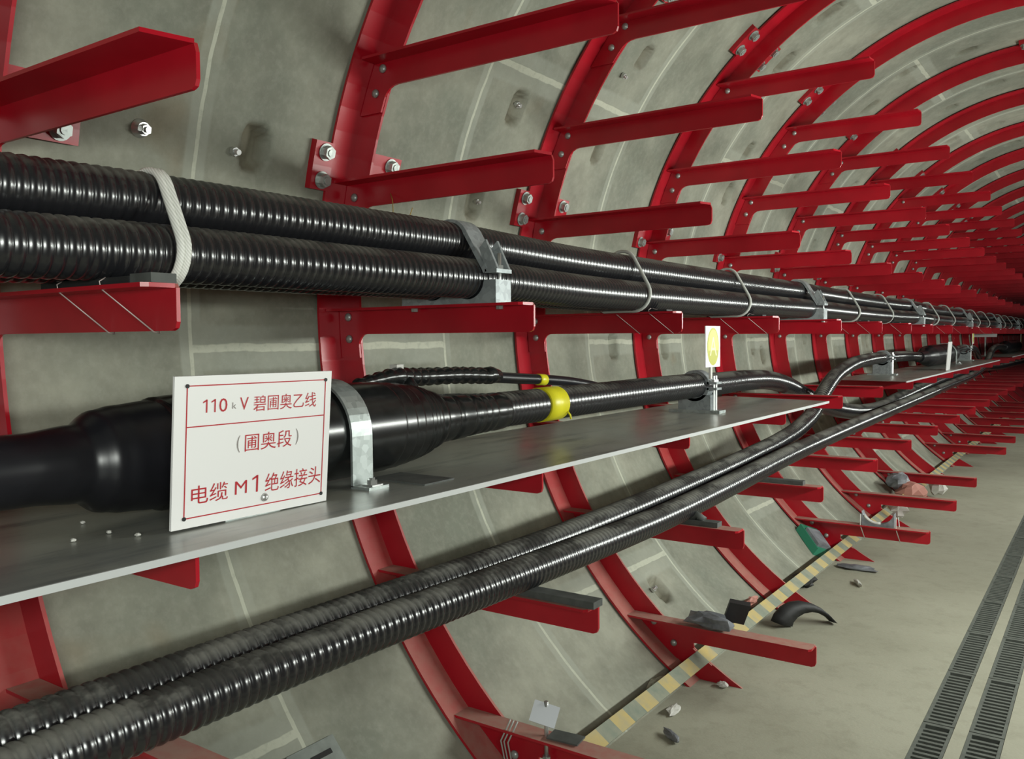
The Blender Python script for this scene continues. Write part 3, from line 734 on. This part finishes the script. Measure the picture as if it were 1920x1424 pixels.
def text_mesh(s, u0, u1, v0, v1, O, U, V, Nn, name, m, parent, thick=0.0006):
    cu = bpy.data.curves.new(name, 'FONT'); cu.body = s; cu.size = 1; cu.resolution_u = 3
    t = bpy.data.objects.new('tmp', cu); COL.objects.link(t)
    bpy.context.view_layer.update()
    me = bpy.data.meshes.new_from_object(t.evaluated_get(bpy.context.evaluated_depsgraph_get()))
    bpy.data.objects.remove(t); bpy.data.curves.remove(cu)
    xs = [v.co.x for v in me.vertices]; ys = [v.co.y for v in me.vertices]
    ax, bx, ay, by = min(xs), max(xs), min(ys), max(ys)
    for v in me.vertices:
        a = u0+(u1-u0)*(v.co.x-ax)/(bx-ax); b = v0+(v1-v0)*(v.co.y-ay)/(by-ay)
        v.co = O+U*a+V*b+Nn*thick
    c = sum((v.co for v in me.vertices), Vector())/len(me.vertices)
    for v in me.vertices: v.co -= c
    me.materials.clear(); me.materials.append(m); me.name = name
    o = bpy.data.objects.new(name, me); COL.objects.link(o); o.parent = parent; o.location = c-world_loc(parent)
    return o
def phase_tag(y, x, z0, z1, wdt, label, letter=True, zstick=None):
    root = empty('phase_tag', (x, y, z0)); tag(root, label, 'tag', 'phase tags on the clamps')
    mb = MB(); mb.box(x-0.004, x, y-wdt/2, y+wdt/2, z0, z1); pl = mb.build('tag_plate', M_WHITE, root, org=(x, y, z0))
    mb = MB(); n = 40; a, b = wdt*0.40, (z1-z0)*0.46; zc = (z0+z1)/2
    mb.prism([(a*math.cos(2*PI*i/n), b*math.sin(2*PI*i/n)) for i in range(n)], (1, 0, 0), 0.0008, (x, y, zc), (0, 1, 0), (0, 0, 1)); mb.build('tag_disc', M_OLIVE, root, org=(x, y, zc))
    mb = MB(); mb.prism([(a*0.86*math.cos(PI*i/n*1.15-0.235), b*0.9*math.sin(PI*i/n*1.15-0.235)) for i in range(n+1)], (1, 0, 0), 0.0012, (x, y, zc), (0, 1, 0), (0, 0, 1)); mb.build('disc_face', M_YDISC, root, org=(x, y, zc))
    if letter:
        text_mesh('A', -a*0.60, a*0.60, -b*0.48, b*0.50, Vector((x, y, zc)), Vector((0, 1, 0)), Vector((0, 0, 1)), Vector((1, 0, 0)), 'letter', M_PALE, root, 0.0016)
    mb = MB(); zs = zstick if zstick is not None else z0-0.03
    mb.box(x-0.012, x-0.004, y-0.014, y+0.004, zs, z0+0.03); mb.build('tag_stem', M_PAPER, root, org=(x, y, z0))
M_YDISC = simple('yellow_disc_face', (0.60, 0.58, 0.12), 0.4)
clamp(3.40, (-1.42, -0.2), 0.0515, ZS, 'cable clamp on the first shelf, carrying the white tag with letter A')
clamp(7.10, (-1.45, -0.168), 0.045, -0.302, 'cable clamp at the near end of the second shelf')
clamp(11.55, (-1.45, -0.168), 0.046, -0.302, 'distant cable clamp at the far end of the second shelf')
phase_tag(3.37, -1.338, -0.121, 0.046, 0.155, 'square white tag with a yellow disc and letter A above the cable clamp', True, -0.17)
phase_tag(11.6, -1.36, -0.10, 0.065, 0.16, 'small white tag at the far end of the second shelf', False, -0.15)
phase_tag(18.2, -1.36, -0.22, 0.05, 0.16, 'farthest white tag, on the last shelf', False, -0.25)
# board seen beyond the second shelf
mb = MB(); mb.obox((-1.51, 14.2, 0.0325), (0.15, 0, 0), (0, 0.04, 0.06), (0, -0.003, 0.002)); o = mb.build('notice_board', M_WHITE, org=(-1.5, 14.2, -0.02)); tag(o, 'small pale blank board in the distance beyond the second shelf', 'board')
mb = MB(); mb.box(-1.52, -1.50, 14.206, 14.216, -0.302, 0.05); mb.build('board_post', M_GALV, o, org=(-1.51, 14.21, -0.3))

# ------------------------------------------------------------------ the sign
BL, BR, TL = Vector((-1.176, 0.778, -0.290))*1.062, Vector((-1.176, 1.096, -0.2925))*1.062, Vector((-1.1555, 0.778, -0.0525))*1.062
U = (BR-BL); Vv = (TL-BL); W_, H_ = U.length, Vv.length; u, v_ = U/W_, Vv/H_; nn = u.cross(v_).normalized()
if nn.x < 0: nn = -nn
sg = empty('notice_sign', BL); tag(sg, 'white sign with red Chinese lettering and 110kV standing on the shelf', 'sign')
mb = MB(); mb.obox(BL+U/2+Vv/2-nn*0.0025, U/2, Vv/2, nn*0.0025); mb.build('sign_board', M_WHITE, sg, org=BL)
def line(a, b, wd, name):
    a = BL+U*a[0]+Vv*a[1]; b = BL+U*b[0]+Vv*b[1]; d = (b-a).normalized(); q = nn.cross(d)*wd/2
    mb = MB(); mb.obox((a+b)/2+nn*0.0004, (b-a)/2, q, nn*0.0003); return mb
mb = MB()
for a, b in (((0.068, 0.936), (0.955, 0.936)), ((0.955, 0.936), (0.955, 0.066)), ((0.955, 0.066), (0.068, 0.066)), ((0.068, 0.066), (0.068, 0.936)), ((0.068, 0.668), (0.955, 0.668))):
    l = line(a, b, 0.0019, ''); mb.add(l.v, l.f)
mb.build('red_border', M_INK, sg, org=BL)
TX = [('0', .252, .300, .753, .844, 0), ('k', .330, .355, .768, .812, 1), ('V', .376, .430, .755, .842, 0), ('碧圃奥乙线', .462, .890, .738, .848, 0),
      ('(', .365, .385, .462, .580, 1), ('圃奥段', .415, .725, .462, .585, 0), (')', .752, .772, .468, .586, 1),
      ('电缆', .105, .320, .150, .275, 0), ('M', .362, .437, .170, .262, 1), ('绝缘接头', .555, .945, .150, .285, 0)]
def one(a, b, c, d):
    mb = MB(); w_ = b-a; t = 0.30*w_
    for poly in ([(b-t*1.3, c), (b-t*0.3, c), (b-t*0.3, d), (b-t*1.3, d)], [(a, d-(d-c)*0.27), (a, d-(d-c)*0.16), (b-t*1.0, d), (b-t*0.9, d-(d-c)*0.13)]):
        mb.add([BL+U*p+Vv*q+nn*0.0006 for p, q in poly], [(0, 1, 2, 3)] if poly[1][0] > poly[0][0] else [(0, 3, 2, 1)])
    mb.build('lettering', M_INK, sg, org=BL+U*a+Vv*c)
for a, b, c, d in ((.158, .186, .755, .842), (.206, .234, .755, .842), (.470, .512, .165, .285)): one(a, b, c, d)
for s, a, b, c, d, g in TX:
    text_mesh(s, a, b, c, d, BL, U, Vv, nn, 'lettering', M_INK if not g or s in 'M1' else M_INKG, sg)
for a, b in ((0.068, 0.936), (0.955, 0.936), (0.955, 0.066), (0.068, 0.066)):
    mb = MB(); mb.cyl(BL+U*a+Vv*b, nn, 0.0035, 0.0016, 12); mb.build('corner_screw', M_PADB, sg, org=BL+U*a+Vv*b)
mb = MB(); c = BL+U*0.555+Vv*0.115; mb.tube([c, c+nn*0.003, c+nn*0.006], 0.008, 16, rad=[0.008, 0.0065, 0.002]); mb.build('fixing_bolt', M_WASHER, sg, org=c)
mb = MB(); c = BL+U*0.5-nn*0.006; mb.obox(c-nn*0.03+Vector((0, 0, -0.0005)), u*0.06, nn*0.028, Vector((0, 0, 0.001))); mb.obox(c+Vector((0, 0, 0.02)), u*0.06, nn*0.001, Vector((0, 0, 0.03))); mb.build('sign_foot', M_GALV, sg, org=c)

mb = MB(); mb.obox((-1.165, 8.36, -0.178), (-0.01, 0.17, 0), (0.008, 0, 0.122), (0.003, 0, 0)); o = mb.build('notice_sign', M_WHITE, org=(-1.165, 8.36, -0.30))
tag(o, 'distant white sign, seen nearly edge-on, at the front of the second shelf', 'sign')
mb = MB(); mb.box(-1.21, -1.17, 8.29, 8.43, -0.302, -0.299); mb.build('sign_foot', M_GALV, o, org=(-1.19, 8.36, -0.30))
ph = math.radians(-43.6); x, z = on_ring(ph, RW-0.004); e1 = Vector((math.sin(ph), 0, math.cos(ph))); e2 = Vector((math.cos(ph), 0, -math.sin(ph)))
mb = MB(); mb.obox((x, 1.33, z), (0, 0.07, 0), e1*0.05, e2*0.005); o = mb.build('wall_plate', M_WPL, org=(x, 1.33, z)); tag(o, 'grey slotted steel plate on the wall under the lower cables, bottom edge', 'plate')
mb = MB(); mb.obox(Vector((x, 1.345, z))+e2*0.0055+e1*0.018, (0, 0.03, 0), e1*0.006, e2*0.001); mb.build('slot', M_DARK, o, org=(x, 1.345, z))

# ------------------------------------------------------------------ wall bolts in the hand holes
BOL = [('domed nut with wide washer on the wall under the upper left arm', 1.169, 14.6, 0.022, 0), ('short bolt at the mouth of the hand hole left of the second rib', 1.425, 14.3, 0.012, 1),
       ('bolt in the wall between second and third ribs, under a light joint line', 2.512, 27.5, 0.012, 1), ('shiny bolt tip on the wall under the arm, right of the second rib', 2.44, 14.3, 0.009, 1),
       ('dark bolt hole plug on the wall right of the third rib, high up', 3.06, 36.6, 0.011, 1), ('pair of bolt ends in the low hand hole right of the third rib', 3.04, -44.3, 0.011, 1)]
for lab, y, a, r, kind in BOL:
    ph = a*PI/180; x, z = on_ring(ph, RW+0.002); ax = Vector((math.cos(ph), 0, -math.sin(ph))); c = Vector((x, y, z)); mb = MB()
    if kind == 0:
        mb.tube([c, c+ax*0.004, c+ax*0.006, c+ax*0.02], r, 24, rad=[r, r, r*0.75, r*0.7]); mb.cyl(c+ax*0.02, ax, r*0.55, 0.012, 6); mb.cyl(c+ax*0.032, ax, r*0.3, 0.006, 12)
    else: mb.cyl(c, ax, r*0.6, 0.03, 10); mb.cyl(c+ax*0.006, ax, r, 0.012, 6)
    tag(mb.build('wall_bolt', M_WASHER, org=c), lab, 'bolt', 'bolts in the wall segments')

# ------------------------------------------------------------------ small things
def thing_tube(name, pts, r, m, lab, cat, n=6, rad=None):
    mb = MB(); mb.tube(pts, r, n, rad=rad); return tag(mb.build(name, m, org=pts[0]), lab, cat)
thing_tube('hanging_wire', cat_rom([(-1.80, 1.97, 0.50), (-1.72, 1.87, 0.44), (-1.60, 1.75, 0.37), (-1.49, 1.63, 0.296)], 0.03), 0.0012, M_YWIRE, 'thin yellow wire hanging from the lug bolt onto the upper cable', 'wire')
thing_tube('loose_wire', cat_rom([(-1.775, 2.03, 0.405), (-1.70, 1.93, 0.36), (-1.60, 1.80, 0.316)], 0.03), 0.0014, M_YWIRE, 'short yellow wire end slanting to the wall behind the upper cables', 'wire')
# square plate on a threaded rod, on the lowest arm of the second rib
rd = empty('threaded_rod', (-1.15, 1.797, -1.08)); tag(rd, 'threaded rod with square steel plate on the lowest arm in front', 'rod')
mb = MB(); mb.cyl((-1.15, 1.797, -1.075), (0, 0, 1), 0.0055, 0.165, 10); mb.cyl((-1.15, 1.797, -1.06), (0, 0, 1), 0.011, 0.01, 6); mb.cyl((-1.15, 1.797, -1.078), (0, 0, 1), 0.010, 0.006, 6); mb.build('rod', M_WASHER, rd, org=(-1.15, 1.797, -1.08))
mb = MB(); q = Vector((0.42, -0.75, 0.5)).normalized(); a = Vector((0.93, 0.33, -0.22)); a = (a-q*a.dot(q)).normalized(); b_ = q.cross(a)
mb.obox(Vector((-1.148, 1.786, -0.938)), a*0.033, b_*0.026, q*0.003); mb.build('square_plate', M_PLATE, rd, org=(-1.15, 1.797, -0.945))
mb = MB(); mb.obox(Vector((-1.095, 1.80, -0.990)), (0.042, 0.004, 0), (0, 0.02, 0.003), (0, 0, 0.002)); mb.build('lower_plate', M_RUBG, rd, org=(-1.10, 1.80, -0.985))  # steel plate in shade, the shade put into its darker grey colour
wt = MB()
Yf = Y0+1
for dx in (0, 0.012, -0.01):
    wt.tube([(-1.235+dx, Yf-0.05, -0.972), (-1.24+dx, Yf-0.058, -0.99), (-1.26+dx, Yf-0.058, -1.03), (-1.27+dx, Yf-0.03, -1.09), (-1.262+dx, Yf-0.016, -1.13)], 0.0022, 5)
tag(wt.build('twine', M_TIE, org=(-1.24, Yf-0.05, -0.99)), 'grey twine looped over the lowest arm in front', 'twine')
# curved black offcut on the floor
hx, hy = Vector((-1.125, 3.50, FLOOR+0.002)), Vector((0.205, 0.20, 0)).normalized()
hz = Vector((-0.12, 0.12, 0.98)).normalized(); hn = hx.normalized().cross(Vector((0, 0, 1))); hn = hy.cross(hz).normalized()
outer = [(-0.005, 0.03), (0.01, 0.062), (0.04, 0.095), (0.08, 0.115), (0.125, 0.118), (0.17, 0.105), (0.21, 0.080), (0.245, 0.045), (0.272, 0.004)]
inner = [(0.262, 0.006), (0.235, 0.034), (0.205, 0.054), (0.17, 0.062), (0.135, 0.058), (0.105, 0.042), (0.085, 0.020), (0.078, 0.0), (0.045, 0.004)]
mb = MB(); k_ = len(outer); vs = []
for (ox, oz), (ix, iz) in zip(outer, inner[::-1]):
    for q, wv_ in ((0, 0.0), (0.5, 0.022), (1, 0.0)):
        for sgn in (-1, 1):
            px, pz = ox+(ix-ox)*q, (oz+(iz-oz)*q)*0.85; vs.append(hx+hy*px+hz*pz+hn*sgn*(0.012+wv_))
fs = []
for i in range(k_-1):
    a, b = i*6, i*6+6
    for p, q in ((0, 2), (2, 4)): fs.append((a+p, a+q, b+q, b+p)); fs.append((a+p+1, b+p+1, b+q+1, a+q+1))
    fs.append((a, b, b+1, a+1)); fs.append((a+4, a+5, b+5, b+4))
fs += [(0, 1, 3, 2), (2, 3, 5, 4)]; e = (k_-1)*6; fs += [(e, e+2, e+3, e+1), (e+2, e+4, e+5, e+3)]
mb.add(vs, fs, True)
o = mb.build('rubber_offcut', M_PADB, org=hx); tag(o, 'curved black rubber offcut arching on the floor', 'offcut')
def blob(c, sx, sy, sz, seed, m, name, parent=None, n=10, rough=0.35, rot=0.0):
    rng = random.Random(seed); mb = MB(); vs = [(0, 0, -1)]; rings = 6
    for i in range(1, rings):
        th = PI*i/rings
        for k in range(n):
            ph = 2*PI*k/n; q = 1+rng.uniform(-rough, rough)
            vs.append((math.sin(th)*math.cos(ph)*q, math.sin(th)*math.sin(ph)*q, -math.cos(th)*(1+rng.uniform(-rough, rough)*0.5)))
    vs.append((0, 0, 1)); fs = []
    for k in range(n): fs.append((0, 1+(k+1) % n, 1+k)); fs.append((len(vs)-1, 1+(rings-2)*n+k, 1+(rings-2)*n+(k+1) % n))
    for i in range(rings-2):
        for k in range(n): fs.append((1+i*n+k, 1+i*n+(k+1) % n, 1+(i+1)*n+(k+1) % n, 1+(i+1)*n+k))
    cr, sr = math.cos(rot), math.sin(rot)
    V = [(c[0]+(a*sx)*cr-(b*sy)*sr, c[1]+(a*sx)*sr+(b*sy)*cr, max(c[2]+d*sz, FLOOR+0.001)) for a, b, d in vs]
    mb.add(V, fs, False); return mb.build(name, m, parent, org=c)
Yb = Y0+2
zt = ROWS['F'][1]
tag(blob((-1.12, Yb-0.035, zt+0.026), 0.095, 0.03, 0.028, 4, M_BAG, 'plastic_bag', rough=0.4, rot=-0.1), 'crumpled grey plastic bag lying on the lowest arm of the third rib', 'bag')
mb = MB(); mb.obox((-1.045, Yb+0.03, zt+0.052), (0.033, 0.01, -0.004), (-0.008, 0.022, 0), (0.012, 0, 0.034)); tag(mb.build('black_box', M_PADB, org=(-1.045, Yb+0.03, zt+0.03)), 'small black box behind the grey plastic bag', 'box')
pk = MB(); pk.obox((-1.29, 4.70, -1.10), (0.06, -0.05, -0.05), (0.03, 0.05, -0.02), (0.01, 0.01, 0.016)); o = pk.build('packet', M_GREEN, org=(-1.29, 4.70, -1.10)); tag(o, 'green and grey packet leaning at the wall foot behind the fourth rib', 'packet')
pk = MB(); pk.obox((-1.277, 4.695, -1.088), (0.040, -0.034, -0.034), (0.022, 0.036, -0.014), (0.008, 0.008, 0.014)); pk.build('packet_window', M_BAG, o, org=(-1.277, 4.695, -1.088))
tag(blob((-1.19, 4.16, -1.165), 0.05, 0.05, 0.035, 9, M_PADB, 'rubbish_lump', rough=0.4), 'dark crumpled lump beside the chequered strip, before the fourth rib', 'rubbish')
tag(blob((-1.05, 4.62, FLOOR+0.012), 0.10, 0.04, 0.012, 10, M_BAG, 'flat_scrap', rough=0.35), 'flat dark grey scrap on the floor near the fifth rib foot', 'scrap')
tag(blob((-1.075, 2.80, FLOOR+0.010), 0.022, 0.014, 0.011, 12, M_PAPER, 'paper_scrap', rough=0.3), 'white crumb of paper by the foot of the third rib', 'scrap')
tag(blob((-1.13, 2.52, FLOOR+0.012), 0.016, 0.04, 0.011, 13, M_PAPER, 'plaster_crumb', rough=0.4), 'pale crumb of plaster against the chequered strip', 'scrap')
tag(blob((-1.06, 2.35, FLOOR+0.012), 0.012, 0.045, 0.012, 14, M_BAG, 'metal_offcut', rough=0.3, rot=0.9), 'thin grey offcut on the floor by the lowest arm in front', 'scrap')
tag(blob((-1.225, 2.60, -1.15), 0.02, 0.05, 0.014, 15, M_WALL, 'mortar_lump', rough=0.4), 'lump of mortar on the wall edge before the third rib foot', 'scrap')
tag(blob((-1.245, 3.58, -1.13), 0.025, 0.05, 0.02, 16, M_PINK, 'dusty_lump', rough=0.4), 'dusty reddish lump at the foot of the fourth rib', 'scrap')
tag(blob((-0.985, 4.33, FLOOR+0.012), 0.010, 0.055, 0.012, 17, M_PAPER, 'white_strip_scrap', rough=0.3, rot=0.5), 'white sliver on the floor beyond the curved offcut', 'scrap')
# half-round pad tied on the lowest arm of the fifth rib
Yp = Y0+4; zp = zt
hr = empty('half_round_pad', (-0.99, Yp-0.03, zp)); tag(hr, 'grey half-round pad strapped on the lowest arm of the fifth rib', 'pad')
mb = MB(); pi_ = arc(-0.99, zp+0.095, 0.082, PI+0.25, 2*PI-0.25, 16); pl = [(-1.105, zp+0.0005), (-0.875, zp+0.0005), (-0.875, zp+0.078)] + pi_[::-1] + [(-1.105, zp+0.078)]
vs = []
for i in range(17):
    x, z = pi_[i]; vs += [(x, Yp-0.055, zp+0.0005), (x, Yp-0.004, zp+0.0005), (x, Yp-0.004, z), (x, Yp-0.055, z)]
fs = []
for i in range(16):
    a, b = i*4, i*4+4; fs += [(a, a+1, b+1, b), (a+3, b+3, b+2, a+2), (a, b, b+3, a+3), (a+1, a+2, b+2, b+1)]
fs += [(3, 2, 1, 0), (64, 65, 66, 67)]
mb.add(vs, fs); mb.build('pad_block', M_BAG, hr, org=(-0.99, Yp-0.03, zp))
mb = MB(); mb.tube([(x, Yp-0.05, z+0.004) for x, z in pi_[2:10]], 0.007, 6); mb.build('white_cord', M_PAPER, hr, org=(-1.0, Yp-0.05, zp))
for x in (-1.075, -0.90):
    mb = MB(); mb.tube([(x, Yp-0.058, zp+0.06), (x, Yp-0.060, zp), (x+0.012, Yp-0.0095, zp-0.078), (x+0.012, Yp+0.005, zp-0.076), (x, Yp+0.003, zp+0.05)], 0.0025, 5); mb.build('strap', M_PAPER, hr, org=(x, Yp-0.05, zp))
# rubbish at the foot of the sixth and seventh ribs
tag(blob((-1.14, 6.55, -1.10), 0.09, 0.12, 0.07, 21, M_PINK, 'card_piece', rough=0.3), 'faded pink card among the rubbish by the seventh rib foot', 'rubbish')
tag(blob((-1.03, 6.95, -1.09), 0.07, 0.10, 0.075, 22, M_PAPER, 'paper_ball', rough=0.35), 'crumpled white paper by the seventh rib foot', 'rubbish')
tag(blob((-1.24, 6.62, -1.04), 0.07, 0.12, 0.06, 23, M_BAG, 'dark_cloth', rough=0.35), 'dark cloth heaped behind the pink card', 'rubbish')
tag(blob((-1.12, 5.95, -1.12), 0.06, 0.06, 0.05, 24, M_PAPER, 'sand_bag_scrap', rough=0.4), 'pale scrap under the arm with the half-round pad', 'rubbish')

for i, (x, y, lab) in enumerate(((-1.331, 0.710, 'white crumb on the shelf left of the sign, nearest the front edge'), (-1.449, 0.790, 'white crumb on the shelf left of the sign, closest under the cable joint'),
                                 (-1.338, 0.773, 'pale crumb on the shelf, second from the sign corner'), (-1.280, 0.787, 'pale crumb on the shelf just left of the sign corner'))):
    tag(blob((x, y, ZS+0.003), 0.005, 0.004, 0.0028, 40+i, M_PAPER, 'plaster_crumb', rough=0.35), lab, 'crumb', 'crumbs on the shelf')
